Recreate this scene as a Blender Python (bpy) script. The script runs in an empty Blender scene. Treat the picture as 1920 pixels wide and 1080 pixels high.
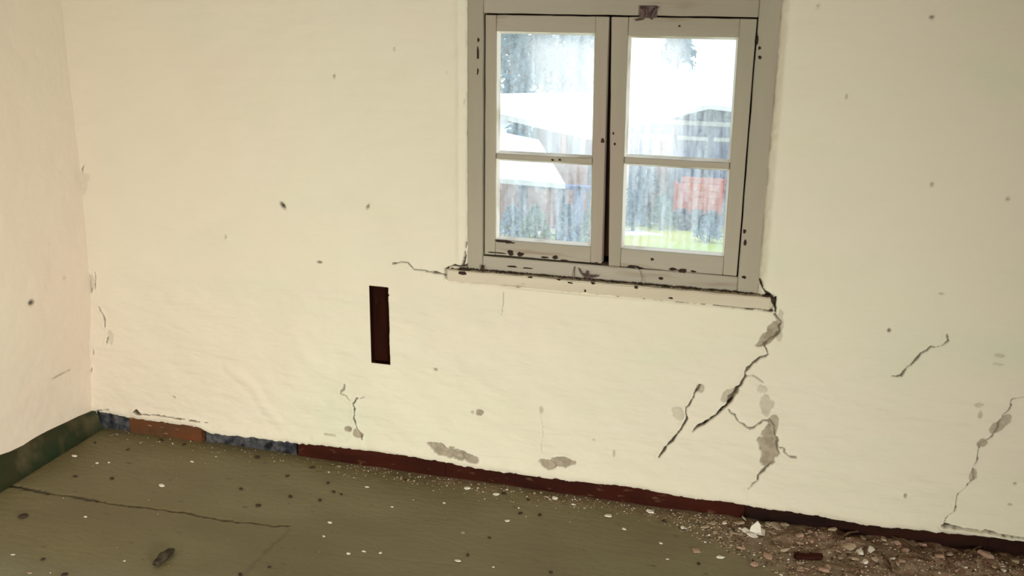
import bpy, bmesh, math, random
import numpy as np
from mathutils import Vector, Matrix
random.seed(7); rng = np.random.default_rng(7)
S = bpy.context.scene
# ------------------------------------------------------------------ camera
FOC = 1863.0
CAM = np.array([0.0, -3.2, 1.715])
_d = np.array([-80., -6500., -FOC]); _d /= np.linalg.norm(_d)
_l = np.array([-6810., 618., -FOC]); _l -= _l.dot(_d)*_d; _l /= np.linalg.norm(_l)
_X = -_l; _Z = -_d; _Y = np.cross(_Z, _X)
R = np.array([_X, _Y, _Z])
cam = bpy.data.cameras.new('camera'); camo = bpy.data.objects.new('camera', cam); S.collection.objects.link(camo)
cam.sensor_width = 36; cam.lens = 36*FOC/1920; cam.clip_start = 0.05; cam.clip_end = 500
M = Matrix(R.tolist()).to_4x4(); M.translation = Vector(CAM.tolist()); camo.matrix_world = M
S.camera = camo
# ------------------------------------------------------------------ world, light, exposure
w = bpy.data.worlds.new('world'); S.world = w; w.use_nodes = True
bg = w.node_tree.nodes['Background']; bg.inputs[0].default_value = (0.78, 0.90, 1.0, 1); bg.inputs[1].default_value = 2.8
def area(name, loc, rot, sx, sy, power, col, spread=180):
    a = bpy.data.lights.new(name, 'AREA'); a.shape = 'RECTANGLE'; a.size = sx; a.size_y = sy; a.energy = power; a.color = col; a.spread = math.radians(spread)
    o = bpy.data.objects.new(name, a); S.collection.objects.link(o); o.location = loc; o.rotation_euler = rot; return o
# daylight through the window opening in the wall behind the camera
area('rear_window_light', (-1.6, -5.28, .90), (math.radians(76), 0, math.radians(1)), 1.3, 1.1, 17, (1.0, 0.98, 0.93), 75)
# fill lamp added at an unseen side opening, to brighten the left wall
area('side_fill_light', (2.20, -4.2, .90), (math.radians(76), 0, math.radians(57)), 1.3, 1.1, 92, (1.0, 0.97, 0.93), 110)
S.view_settings.view_transform = 'Standard'; S.view_settings.look = 'None'
S.view_settings.exposure = 0.0; S.view_settings.gamma = 1.0; S.view_settings.use_curve_mapping = False

# ------------------------------------------------------------------ helpers
def ray(x, y): return R @ np.array([x-960., -(y-540.), -FOC])
def W(x, y, p=0.0):
    d = ray(x, y); return CAM + (p-CAM[1])/d[1]*d
def F(x, y, z=0.0):
    d = ray(x, y); return CAM + (z-CAM[2])/d[2]*d
def L(x, y, p=-2.69):
    d = ray(x, y); return CAM + (p-CAM[0])/d[0]*d
def lin(c): return tuple(((v/255)/12.92 if v/255 <= .04045 else ((v/255+.055)/1.055)**2.4) for v in c)
def mat(name, col, rough=.85, col2=None, scale=8, detail=6, bump=0, bscale=None, stretch=(1,1,1), lo=.35, hi=.65, spec=.3, third=None, tscale=30, tlo=.6, thi=.7):
    m = bpy.data.materials.new(name); m.use_nodes = True; nt = m.node_tree; N = nt.nodes; K = nt.links
    b = N['Principled BSDF']; b.inputs['Roughness'].default_value = rough; b.inputs['Specular IOR Level'].default_value = spec
    tc = N.new('ShaderNodeTexCoord'); mp = N.new('ShaderNodeMapping'); K.new(tc.outputs['Object'], mp.inputs[0]); mp.inputs['Scale'].default_value = stretch
    out = None
    if col2:
        n = N.new('ShaderNodeTexNoise'); n.inputs['Scale'].default_value = scale; n.inputs['Detail'].default_value = detail; K.new(mp.outputs[0], n.inputs[0])
        r = N.new('ShaderNodeMapRange'); r.inputs[1].default_value = lo; r.inputs[2].default_value = hi; K.new(n.outputs[0], r.inputs[0])
        x = N.new('ShaderNodeMix'); x.data_type = 'RGBA'; x.inputs[6].default_value = (*col, 1); x.inputs[7].default_value = (*col2, 1); K.new(r.outputs[0], x.inputs[0]); out = x.outputs[2]
        if third:
            n3 = N.new('ShaderNodeTexNoise'); n3.inputs['Scale'].default_value = tscale; n3.inputs['Detail'].default_value = 5; K.new(mp.outputs[0], n3.inputs[0])
            r3 = N.new('ShaderNodeMapRange'); r3.inputs[1].default_value = tlo; r3.inputs[2].default_value = thi; K.new(n3.outputs[0], r3.inputs[0])
            x3 = N.new('ShaderNodeMix'); x3.data_type = 'RGBA'; x3.inputs[7].default_value = (*third, 1); K.new(out, x3.inputs[6]); K.new(r3.outputs[0], x3.inputs[0]); out = x3.outputs[2]
        K.new(out, b.inputs['Base Color'])
    else: b.inputs['Base Color'].default_value = (*col, 1)
    if bump:
        nb = N.new('ShaderNodeTexNoise'); nb.inputs['Scale'].default_value = bscale or scale*4; nb.inputs['Detail'].default_value = 6; K.new(mp.outputs[0], nb.inputs[0])
        bp = N.new('ShaderNodeBump'); bp.inputs['Strength'].default_value = bump; bp.inputs['Distance'].default_value = .01; K.new(nb.outputs[0], bp.inputs['Height']); K.new(bp.outputs[0], b.inputs['Normal'])
    m['_out'] = 0
    return m
def masked(m, layers, attr='mask'):
    """lay stain / loss / painted shade and sheen colours (vertex masks r,g,b) over the base colour of m"""
    nt = m.node_tree; N = nt.nodes; K = nt.links; b = N['Principled BSDF']
    a = N.new('ShaderNodeAttribute'); a.attribute_name = attr; sp = N.new('ShaderNodeSeparateColor'); K.new(a.outputs['Color'], sp.inputs[0])
    src = b.inputs['Base Color'].links[0].from_socket
    tc = N.new('ShaderNodeTexCoord')
    for ch, (c1, c2, sc) in layers:
        n = N.new('ShaderNodeTexNoise'); n.inputs['Scale'].default_value = sc; n.inputs['Detail'].default_value = 6; K.new(tc.outputs['Object'], n.inputs[0])
        r = N.new('ShaderNodeMapRange'); r.inputs[1].default_value = .4; r.inputs[2].default_value = .6; K.new(n.outputs[0], r.inputs[0])
        cm = N.new('ShaderNodeMix'); cm.data_type = 'RGBA'; cm.inputs[6].default_value = (*c1, 1); cm.inputs[7].default_value = (*c2, 1); K.new(r.outputs[0], cm.inputs[0])
        x = N.new('ShaderNodeMix'); x.data_type = 'RGBA'; K.new(sp.outputs[ch], x.inputs[0]); K.new(src, x.inputs[6]); K.new(cm.outputs[2], x.inputs[7]); src = x.outputs[2]
    K.new(src, b.inputs['Base Color'])
    return m
def link(o, parent=None):
    S.collection.objects.link(o)
    if parent is not None:
        o.parent = parent; o.matrix_parent_inverse = Matrix.Translation(-parent.location) if parent.type == 'EMPTY' or parent.location.length else Matrix()
    return o
def tag(o, label=None, cat=None, group=None, kind=None):
    for k, v in (('label', label), ('category', cat), ('group', group), ('kind', kind)):
        if v: o[k] = v
    return o
def mk(name, verts, faces, m, parent=None, smooth=False):
    me = bpy.data.meshes.new(name); me.from_pydata([tuple(map(float, v)) for v in verts], [], faces); me.update()
    if m: me.materials.append(m)
    if smooth: me.polygons.foreach_set('use_smooth', [True]*len(me.polygons))
    return link(bpy.data.objects.new(name, me), parent)
def empty(name, loc=(0,0,0), **k):
    o = bpy.data.objects.new(name, None); o.empty_display_size = .05; S.collection.objects.link(o); o.location = loc; return tag(o, **k)
BF = [(0,3,2,1),(4,5,6,7),(0,1,5,4),(1,2,6,5),(2,3,7,6),(3,0,4,7)]
def hexa(p): return [tuple(v) for v in p], BF
def boxv(x0, x1, y0, y1, z0, z1): return [(x0,y0,z0),(x1,y0,z0),(x1,y1,z0),(x0,y1,z0),(x0,y0,z1),(x1,y0,z1),(x1,y1,z1),(x0,y1,z1)]
def box(name, x0, x1, y0, y1, z0, z1, m, parent=None, bev=0.0, sub=0, rough=0.0, seed=0):
    """box with bevelled, slightly worn edges"""
    bm = bmesh.new(); vs = [bm.verts.new(v) for v in boxv(x0,x1,y0,y1,z0,z1)]
    for f in BF: bm.faces.new([vs[i] for i in f])
    if bev: bmesh.ops.bevel(bm, geom=bm.edges[:], offset=bev, segments=2, affect='EDGES')
    if sub:
        L_ = max(x1-x0, y1-y0, z1-z0); ax = [x1-x0, y1-y0, z1-z0].index(L_)
        es = [e for e in bm.edges if abs((e.verts[0].co-e.verts[1].co)[ax]) > L_*.8]
        bmesh.ops.subdivide_edges(bm, edges=es, cuts=sub)
    if rough:
        r = random.Random(seed)
        for v in bm.verts: v.co += Vector((r.uniform(-1,1), r.uniform(-1,1), r.uniform(-1,1)))*rough
    bmesh.ops.recalc_face_normals(bm, faces=bm.faces)
    me = bpy.data.meshes.new(name); bm.to_mesh(me); bm.free(); me.materials.append(m)
    return link(bpy.data.objects.new(name, me), parent)
def vnoise(x, y, sc, seed, octs=4):
    r = np.random.default_rng(seed); T = r.random((256, 256)); out = np.zeros_like(x); a = 1; tot = 0
    for o in range(octs):
        u = x*sc+31.7*o+500; v = y*sc+17.3*o+500; i = np.floor(u).astype(int); j = np.floor(v).astype(int); fu = u-i; fv = v-j
        fu = fu*fu*(3-2*fu); fv = fv*fv*(3-2*fv); i0 = i & 255; j0 = j & 255; i1 = (i+1) & 255; j1 = (j+1) & 255
        out += a*((T[i0,j0]*(1-fu)+T[i1,j0]*fu)*(1-fv)+(T[i0,j1]*(1-fu)+T[i1,j1]*fu)*fv); tot += a; a *= .5; sc *= 2
    return out/tot*2-1
def sst(e0, e1, x):
    t = np.clip((x-e0)/(e1-e0), 0, 1); return t*t*(3-2*t)
def polydist(U, V, pts, jit=.004, seed=0):
    """(distance to the ragged polyline, half width at the nearest point); pts = (u, v, halfwidth)"""
    r = random.Random(seed); P = []
    for a, b in zip(pts[:-1], pts[1:]):
        n = max(1, int(math.hypot(a[0]-b[0], a[1]-b[1])/.012))
        for k in range(n):
            t = k/n; j = jit if (k or P) else 0
            P.append((a[0]+(b[0]-a[0])*t+r.uniform(-j, j), a[1]+(b[1]-a[1])*t+r.uniform(-j, j), (a[2]+(b[2]-a[2])*t)*r.uniform(.35, 1.45)))
    P.append(pts[-1]); D = np.full(U.shape, 9.); H = np.full(U.shape, .001)
    P = np.array(P); u0, u1 = P[:,0].min()-.05, P[:,0].max()+.05; v0, v1 = P[:,1].min()-.05, P[:,1].max()+.05
    idx = np.nonzero((U > u0) & (U < u1) & (V > v0) & (V < v1)); u = U[idx]; v = V[idx]; d = np.full(u.shape, 9.); h = np.full(u.shape, .001)
    for a, b in zip(P[:-1], P[1:]):
        e = b[:2]-a[:2]; ll = max(e@e, 1e-12); t = np.clip(((u-a[0])*e[0]+(v-a[1])*e[1])/ll, 0, 1)
        dd = np.hypot(u-a[0]-t*e[0], v-a[1]-t*e[1]); k = dd < d; d[k] = dd[k]; h[k] = (a[2]+t*(b[2]-a[2]))[k]
    D[idx] = d; H[idx] = h; return D, H
def inpoly(U, V, pts):
    c = np.zeros(U.shape, bool); n = len(pts)
    for i in range(n):
        x0, y0 = pts[i][:2]; x1, y1 = pts[i-1][:2]
        if y0 == y1: continue
        c ^= ((y0 > V) != (y1 > V)) & (U < (x1-x0)*(V-y0)/(y1-y0)+x0)
    return c
def gridmesh(name, X, Y, Z, m, mask=None, hole=None, parent=None, flip=False):
    n, k = X.shape; co = np.stack([X, Y, Z], -1).reshape(-1, 3)
    I = np.arange(n*k).reshape(n, k); q = np.stack([I[:-1,:-1], I[1:,:-1], I[1:,1:], I[:-1,1:]], -1)
    if flip: q = q[..., ::-1]
    if hole is not None: q = q[~hole]
    q = q.reshape(-1, 4); me = bpy.data.meshes.new(name); me.vertices.add(len(co)); me.vertices.foreach_set('co', co.ravel().astype(np.float32))
    me.loops.add(q.size); me.loops.foreach_set('vertex_index', q.ravel().astype(np.int32)); me.polygons.add(len(q))
    me.polygons.foreach_set('loop_start', np.arange(0, q.size, 4, dtype=np.int32)); me.polygons.foreach_set('loop_total', np.full(len(q), 4, np.int32))
    me.polygons.foreach_set('use_smooth', np.ones(len(q), bool)); me.update(calc_edges=True)
    if mask is not None:
        a = me.color_attributes.new('mask', 'FLOAT_COLOR', 'POINT'); c = np.ones((len(co), 4), np.float32); c[:, :3] = mask.reshape(-1, 3); a.data.foreach_set('color', c.ravel())
    me.materials.append(m); return link(bpy.data.objects.new(name, me), parent)
def axis(*seg):
    out = []
    for a, b, s in seg: out += list(np.arange(a, b-1e-6, s))
    return np.array(out+[seg[-1][1]])

# ------------------------------------------------------------------ materials
CREAM = (.70, .665, .505)
plaster = mat('plaster', CREAM, .9, (.715, .648, .51), scale=.9, detail=3, bump=.10, bscale=45, stretch=(1, 1, 2.2), lo=.40, hi=.62, spec=.15, third=(.67, .655, .49), tscale=1.7, tlo=.5, thi=.66)
plaster_l = mat('plaster_left', (.73, .655, .51), .9, (.74, .635, .51), scale=1.1, detail=3, bump=.12, bscale=40, lo=.4, hi=.62, spec=.15)
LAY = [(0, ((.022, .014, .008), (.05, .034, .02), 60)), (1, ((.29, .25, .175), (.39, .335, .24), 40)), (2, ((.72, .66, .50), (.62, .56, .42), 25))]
_nt = plaster.node_tree; _N = _nt.nodes; _K = _nt.links      # the limewash is a warmer pink towards the corner
_tc = _N.new('ShaderNodeTexCoord'); _sx = _N.new('ShaderNodeSeparateXYZ'); _K.new(_tc.outputs['Object'], _sx.inputs[0])
_nn = _N.new('ShaderNodeTexNoise'); _nn.inputs['Scale'].default_value = 2.2; _K.new(_tc.outputs['Object'], _nn.inputs[0])
_ma = _N.new('ShaderNodeMath'); _ma.operation = 'MULTIPLY_ADD'; _ma.inputs[1].default_value = .9; _K.new(_nn.outputs[0], _ma.inputs[0]); _K.new(_sx.outputs[0], _ma.inputs[2])
_mr = _N.new('ShaderNodeMapRange'); _mr.inputs[1].default_value = -2.05; _mr.inputs[2].default_value = -1.15; _mr.inputs[3].default_value = .9; _mr.inputs[4].default_value = 0; _K.new(_ma.outputs[0], _mr.inputs[0])
_mx = _N.new('ShaderNodeMix'); _mx.data_type = 'RGBA'; _b = _N['Principled BSDF']; _K.new(_b.inputs['Base Color'].links[0].from_socket, _mx.inputs[6]); _mx.inputs[7].default_value = (.70, .615, .475, 1); _K.new(_mr.outputs[0], _mx.inputs[0]); _K.new(_mx.outputs[2], _b.inputs['Base Color'])
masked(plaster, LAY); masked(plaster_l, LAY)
white = mat('limewash', (.72, .68, .58), .9, (.6, .55, .45), scale=4, bump=.1)
wood = mat('aged_paint_wood', (.375, .34, .25), .7, (.315, .285, .205), scale=5, bump=.25, bscale=30, stretch=(1, 1, .15), third=(.35, .28, .22), tscale=9, tlo=.55, thi=.72)
wood_h = mat('aged_paint_wood_flat', (.39, .355, .275), .7, (.32, .285, .205), scale=5, bump=.3, bscale=30, stretch=(.12, 1, 1), third=(.24, .17, .10), tscale=13, tlo=.60, thi=.70)
putty = mat('old_putty', (.82, .79, .70), .8, (.45, .38, .27), scale=14, lo=.5, hi=.72, stretch=(.4, 1, .4))
silm = mat('sill_paint', (.62, .56, .42), .75, (.52, .46, .33), scale=6, stretch=(.2, 1, 1), bump=.3, bscale=25, third=(.22, .15, .09), tscale=16, tlo=.66, thi=.73)
rot = mat('rotten_wood', (.018, .011, .007), .95, (.045, .026, .015), scale=60)
dark_gap = mat('added_gap_strip', (.03, .012, .007), .9, (.07, .028, .016), scale=20, stretch=(1,1,.2))
rust = mat('rusty_iron', (.075, .045, .04), .75, (.14, .085, .075), scale=60, bump=.4, spec=.5)
slotm = mat('slot_timber', (.012, .003, .0015), .8, (.022, .005, .002), scale=10, stretch=(1, 1, .25), bump=.4, third=(.16, .10, .06), tscale=35, tlo=.68, thi=.76, spec=.06)
brownb = mat('brown_board', (.045, .010, .005), .75, (.026, .007, .004), scale=10, stretch=(.3, 1, 1), bump=.4, third=(.10, .05, .025), tscale=50, tlo=.62, thi=.72, spec=.06)
redb = mat('red_brown_board', (.125, .043, .016), .8, (.085, .042, .018), scale=14, stretch=(.4, 1, 1), bump=.4, spec=.1, third=(.25, .15, .09), tscale=60, tlo=.62, thi=.7)
blackb = mat('blackened_board', (.010, .006, .005), .85, (.028, .010, .006), scale=12, stretch=(.3, 1, 1), bump=.4, spec=.06)
slate = mat('blue_grey_mortar', (.022, .025, .032), .85, (.10, .097, .095), scale=26, bump=.6, bscale=70, third=(.010, .010, .012), tscale=20, tlo=.50, thi=.66, spec=.1)
greenp = mat('green_paint', (.014, .030, .011), .8, (.034, .032, .013), scale=5, bump=.3, bscale=30, third=(.075, .062, .03), tscale=7, tlo=.54, thi=.68, spec=.15)
flo = mat('floor_sheet', (.190, .162, .078), .5, (.150, .122, .056), scale=2.6, bump=.25, bscale=28, stretch=(.7, 1.6, 1), spec=.35, third=(.085, .06, .028), tscale=24, tlo=.66, thi=.74)
masked(flo, [(0, ((.02, .012, .006), (.035, .022, .012), 40)), (1, ((.165, .085, .048), (.27, .19, .125), 26)), (2, ((.215, .215, .135), (.23, .22, .135), 6))])
flake_w = mat('plaster_flake', (.80, .76, .66), .85, (.66, .6, .48), scale=30)
flake_t = mat('tan_flake', (.42, .33, .22), .9, (.3, .22, .14), scale=40)
flake_p = mat('pinkish_flake', (.40, .27, .19), .9, (.28, .17, .11), scale=40)
crumb_d = mat('dark_crumb', (.03, .02, .012), .95, (.06, .035, .02), scale=50)
twigm = mat('dry_stalk', (.055, .03, .012), .9, (.12, .07, .03), scale=30)
leafm = mat('dry_leaf', (.022, .016, .009), .85, (.06, .045, .025), scale=40, bump=.4)

# ------------------------------------------------------------------ wall_back
PX = .00180
def wp(lst, p=0.0):
    out = []
    for x, y, h in lst:
        q = W(x, y, p); out.append((q[0], q[2], h*PX/2*1.0))
    return out
HOLE = (-1.072, -0.084, 0.80, 1.86)
def snap(a, *vals):
    for v in vals: a[np.argmin(np.abs(a-v))] = v
    return a
xs = snap(axis((-2.80, .95, .003), (.95, 2.35, .05)), HOLE[0], HOLE[1])
zs = snap(axis((-.02, .97, .003), (.97, 1.95, .007), (1.95, 2.55, .05)), HOLE[2], HOLE[3])
U, V = np.meshgrid(xs, zs, indexing='ij')
h = .012*vnoise(U, V, 1.3, 1, 3) + .0035*vnoise(U, V*1.5, 7, 2, 4) + .0012*vnoise(U*.5, V*2.5, 22, 3, 3)
h += .008*sst(.85, .55, V)*vnoise(U*.8, V*1.6, 5, 4, 4)+.0022*sst(.85, .6, V)*vnoise(U*.7, V*2.2, 24, 6, 3)               # rougher hand-laid plaster low down
h += .010*np.exp(-((V-.70-.02*vnoise(U, V, 2, 5, 2))/.05)**2)*sst(.3, -.3, U)*.5
# faint trowel ridges below the sill
h += .0012*np.sin((V+.08*U+.03*vnoise(U, V, 3, 8, 3))*2*math.pi/.030)*(.5+.8*vnoise(U,V,4,9,2))*np.exp(-((V-.66)/.07)**2)*sst(-1.0, -.6, U)*sst(.1, -.05, U)
# swirl of thick plaster left of the floor crack
D, _ = polydist(U, V, wp([(430,690,8),(470,720,8),(500,770,8),(530,800,8),(560,785,8),(600,760,8)]), .003, 3); h += .0018*np.exp(-(D/.018)**2); h -= .0014*np.exp(-((D-.03)/.016)**2)
D, _ = polydist(U, V, wp([(560,650,8),(610,700,8),(660,700,8),(720,700,8)]), .003, 4); h += .002*np.exp(-(D/.02)**2)
dirt = np.zeros_like(U); loss = np.zeros_like(U); pale = np.zeros_like(U)
edge = vnoise(U, V, 60, 11, 3)
def crack(pts, depth=.012, jit=.003, seed=0, dk=1.0, lip=.0015):
    global h, dirt
    D, H = polydist(U, V, wp(pts), jit, seed); Hh = np.maximum(H*.56*(1+.35*edge), .0009)
    k = np.exp(-(D/Hh)**4/1.5) if True else 0
    h -= depth*k; h += lip*np.exp(-((D-Hh-.006)/.006)**2)*(Hh > .0012)
    dirt = np.maximum(dirt, sst(.2, .7, k)*min(1, dk*1.08))
def lossp(cx, cy, rx, ry, ang=0, seed=0, depth=.005, amt=1.0, ch='loss'):
    global h, loss, pale
    c = W(cx, cy); s = PX; a = math.radians(ang); du = (U-c[0]); dv = (V-c[2])
    u = (du*math.cos(a)+dv*math.sin(a))/(rx*s); v = (-du*math.sin(a)+dv*math.cos(a))/(ry*s)
    r = np.hypot(u, v)+.62*vnoise(U, V, 34, 50+seed, 4); k = sst(1.0, .86, r); h -= depth*k
    if ch == 'loss': loss = np.maximum(loss, k*amt)
    else: pale = np.maximum(pale, k*amt)
# right of the window: the long forked crack under the sill
crack([(1452,588,5),(1464,604,7),(1460,620,6),(1450,630,7),(1432,645,6),(1438,655,6),(1440,664,4),(1425,672,5),(1410,682,6),(1397,697,8),(1397,708,7),(1388,722,6)], .012, seed=1, dk=.75)
crack([(1388,722,5),(1378,734,9),(1370,745,14),(1362,760,13),(1350,772,8),(1335,783,8),(1322,792,6),(1310,800,5),(1298,810,3)], .022, seed=2)
crack([(1397,705,5),(1412,705,6),(1430,716,3)], .008, seed=3, dk=.5)
crack([(1366,768,4),(1380,784,5),(1392,797,5),(1405,805,6),(1418,798,5),(1430,789,5),(1440,790,7),(1450,800,9),(1453,820,7),(1456,845,5)], .01, seed=4, dk=.7)
crack([(1456,838,3),(1468,842,4),(1476,855,5),(1490,858,9)], .008, seed=5, dk=.6)
crack([(1445,868,6),(1430,882,8),(1420,892,5),(1418,905,4),(1402,918,3)], .009, seed=6, dk=.7)
crack([(1312,722,3),(1308,731,11),(1303,738,8),(1295,755,3),(1287,766,3),(1287,784,6),(1280,800,7),(1268,815,6),(1255,832,5),(1242,846,8),(1234,860,3)], .011, seed=7, dk=.85)
lossp(1440,632,20,9,50,1); lossp(1450,618,9,20,-10,2); lossp(1428,645,12,4,25,5)
lossp(1440,835,17,42,2,3,.008); lossp(1436,760,13,30,12,4,.003,.5); lossp(1448,800,9,28,0,6,.004,.8); lossp(1428,728,12,10,0,8,.003,.4)
lossp(1365,742,18,9,40,7,.004,.6); lossp(1272,778,13,13,0,9,.003,.4); lossp(1312,728,6,9,0,10,.005,.7); lossp(1462,610,6,34,0,12,.002,.5)
# small one further right
crack([(1672,706,6),(1688,703,6),(1702,690,5),(1716,677,7),(1728,664,4),(1745,652,4),(1765,650,3),(1777,640,4),(1776,630,5)], .008, seed=8, dk=.75)
# broken edge at the far right: the plaster beyond it lies deeper
edge_r = [(1935,740),(1905,748),(1897,750),(1896,764),(1878,786),(1868,808),(1855,826),(1840,832),(1834,850),(1833,862),(1822,880),(1826,898),(1812,914),(1796,926),(1794,944),(1788,962),(1775,974),(1768,988),(1840,999),(1960,1014),(2150,1040),(2150,700)]
poly = [W(x, y)[[0,2]] for x, y in edge_r]
ins = inpoly(U+.004*edge, V+.004*vnoise(U, V, 50, 12, 2), poly); h = np.where(ins, h-.012, h)
crack([(x, y, 4.5) for x, y in edge_r[:18]], .008, seed=9, dk=.7); lossp(1875,800,9,26,-35,20,.004,.8); lossp(1842,833,10,10,0,21,.004,.9); lossp(1825,893,7,14,0,22,.004,.7)
crack([(1768,986,9),(1800,991,4),(1840,997,5),(1846,995,8),(1880,1003,5),(1925,1009,6)], .016, .001, 10)
lossp(1836,760,9,5,0,23,.002,.5); lossp(1838,778,4,10,0,24,.003,.6); lossp(1875,668,7,3,0,25,.002,.5); lossp(1870,684,10,3,0,26,.002,.4)
# lower left
crack([(645,722,4),(644,730,8),(636,738,5),(650,745,3),(655,752,2)], .007, seed=11, dk=.5)
crack([(682,745,2),(668,748,4),(662,758,6),(665,772,5),(663,786,5),(667,798,6),(672,812,9),(678,824,5)], .011, seed=12, dk=.8)
lossp(652,806,11,8,0,30,.006); lossp(672,814,14,9,-20,31,.006); lossp(618,816,16,3,0,32,.003,.6)
lossp(838,846,50,12,-16,33,.005); lossp(880,858,28,8,-14,34,.004); lossp(1048,868,36,9,6,35,.005); lossp(1030,873,20,9,-10,36,.005); lossp(862,850,25,12,-20,37,.004)
lossp(898,774,9,7,20,38,.004); lossp(884,774,4,4,0,39,.003,.7); lossp(1014,770,4,9,0,40,.002,.5); lossp(1150,852,4,8,0,41,.002,.5); lossp(1112,826,4,3,0,42,.002,.4)
crack([(1012,765,2),(1017,800,2),(1012,850,2)], .003, seed=13, dk=.15)
# around the sill
crack([(735,495,5),(750,492,4),(765,492,3),(775,505,3),(800,509,4),(812,511,10),(826,513,9),(838,516,5)], .010, .002, 14, .8)
crack([(838,503,6),(852,498,6),(868,499,10),(882,501,9)], .012, .002, 15, .9)
crack([(873,455,4),(871,480,5),(868,497,7)], .012, .001, 16, .8)
crack([(1424,525,5),(1430,540,9),(1440,552,12),(1448,560,9),(1452,575,6)], .014, .001, 17, .95)
crack([(841,524,8),(1140,551,8),(1447,581,8)], .008, .0006, 24, .9)  # shadow line below the sill, painted and carved into the wall
crack([(1454,556,5),(1454,584,5)], .010, .001, 25, .9)
lossp(257,771,5,4,0,47,.004,0); crack([(252,772,4),(258,769,12),(266,774,4)], .012, .001, 26, 1)
crack([(945,545,2),(944,565,3),(941,590,2)], .004, .001, 18, .4)
# left corner
for i, q in enumerate([[(157,305,3),(152,322,5)], [(148,366,4),(147,374,7)], [(164,505,4),(168,520,5),(172,548,6)], [(186,575,3),(197,598,5),(197,612,6)], [(203,632,4),(202,642,7)], [(172,690,3),(167,704,5),(164,716,4)], [(176,655,3),(175,665,3)], [(180,510,3),(180,540,3)], [(170,775,4),(190,768,7),(208,766,4)]]): crack(q, .005, .002, 30+i, .6)
lossp(172,530,10,20,0,43,.002,.35); lossp(150,345,26,30,0,44,.001,.22); lossp(208,630,6,16,0,45,.002,.3)
# nicks and nail holes
for i, (x, y, a, b, dk) in enumerate([(530,385,14,7,1),(688,388,9,5,.75),(598,492,10,4,.8),(625,143,5,5,.6),(738,92,4,4,.5),(423,443,6,7,.25),(815,694,7,5,.6),(1667,620,5,6,.8),(1747,32,6,5,.8),(1587,181,4,4,.6),(1747,346,6,4,.7),(1890,373,6,5,.5),(1533,12,5,4,.4),(1697,930,4,8,.6),(837,135,6,3,.3),(327,744,7,5,.4),(1765,552,7,3,.4),(700,640,5,5,.2),(1905,912,5,4,.5),(1895,950,6,3,.5),(1460,33,5,10,.8),(1453,82,6,7,.6),(1436,290,6,6,.8),(1425,305,5,5,.6),(1430,388,4,5,.5),(876,250,4,9,.4),(878,130,4,8,.4),(870,190,3,8,.3)]):
    c = W(x, y); t = {530:(1,-1),688:(1,1)}.get(x, (0, 0))
    if t != (0, 0):
        n = math.hypot(*t); u = ((U-c[0])*t[0]+(V-c[2])*t[1])/n; v = (-(U-c[0])*t[1]+(V-c[2])*t[0])/n
    else: u, v = U-c[0], V-c[2]
    k = np.exp(-((u/(a*PX*.62))**2+(v/(b*PX*.62))**2)**2); h -= .006*k; dirt = np.maximum(dirt, dk*k)
lossp(150,345,3,3,0,46,.001,.1)
# the plaster stops above the board strip; its lower lip is a little proud and ragged
zb_x = []; zb_z = []
for x, y in [(178,770),(210,775),(240,782),(300,790),(370,800),(400,812),(470,820),(560,833),(640,840),(720,850),(780,858),(831,866),(890,878),(942,887),(1000,895),(1080,904),(1180,915),(1280,932),(1370,944),(1420,954),(1520,967),(1640,987),(1770,1001),(1880,1008),(1950,1018)]:
    q = W(x, y); zb_x.append(q[0]); zb_z.append(q[2])
zb = np.interp(U, zb_x, zb_z)+.004*edge+.003*vnoise(U, V*0, 35, 13, 3)
h += .008*np.exp(-((V-zb-.018)/.02)**2)*sst(.8, 1.0, np.ones_like(U)+0*U)
h -= .055*sst(.002, -.004, V-zb); dirt = np.maximum(dirt, sst(.004, -.004, V-zb))
pale = np.maximum(pale, .45*np.exp(-((V-zb-.012)/.012)**2)*(vnoise(U, V, 30, 14, 3)*.5+.5))
# hair gap along the top of the lip at the left
crack([(255,771,9),(262,774,7),(300,778,4),(360,787,4),(395,792,2)], .008, .0015, 19, .85)
# slot: the niche in the plaster
SL = (W(691,538)[0], W(727,538)[0], W(700,681)[2], W(700,538)[2])
e1 = .0022*vnoise(U, V, 55, 15, 3)
ins = (U > SL[0]) & (U < SL[1]+e1+.001) & (V > SL[2]+e1) & (V < SL[3]); h = np.where(ins, -.060, h)
# rounded plaster edge against the window frame
dx = np.maximum(np.maximum(HOLE[0]-U, U-HOLE[1]), 0); dz = np.maximum(HOLE[2]-V, 0); dw = np.hypot(dx, dz)
h -= .020*np.exp(-(dw/(.010+.004*edge)))*(dz < .002); h += .004*np.exp(-((dw-.03)/.012)**2)*(dz < .002)
loss = np.maximum(loss, .55*np.exp(-(dw/.007)**2)*(dz < .002)*(vnoise(U, V*.5, 40, 16, 3) > -.1))
# flat seat for the sill
seat = (U > -1.15) & (U < -.028) & (V > .76) & (V < .82); h = np.where(seat, np.minimum(h, 0), h)
cx = .5*(U[:-1,:-1]+U[1:,1:]); cz = .5*(V[:-1,:-1]+V[1:,1:])
hole = (cx > HOLE[0]) & (cx < HOLE[1]) & (cz > HOLE[2]) & (cz < HOLE[3])
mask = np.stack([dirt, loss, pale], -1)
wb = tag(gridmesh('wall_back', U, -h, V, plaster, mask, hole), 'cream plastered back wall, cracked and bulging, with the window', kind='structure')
wt = .20
core = [boxv(-2.95, -1.045, .07, wt, -.1, 2.6), boxv(-.105, 2.5, .07, wt, -.1, 2.6), boxv(-1.045, -.105, .07, wt, -.1, .84), boxv(-1.045, -.105, .07, wt, 1.75, 2.6)]
v = []; f = []
for c in core: f += [tuple(i+len(v) for i in q) for q in BF]; v += c
mk('outer_masonry', v, f, white, wb)

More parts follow.
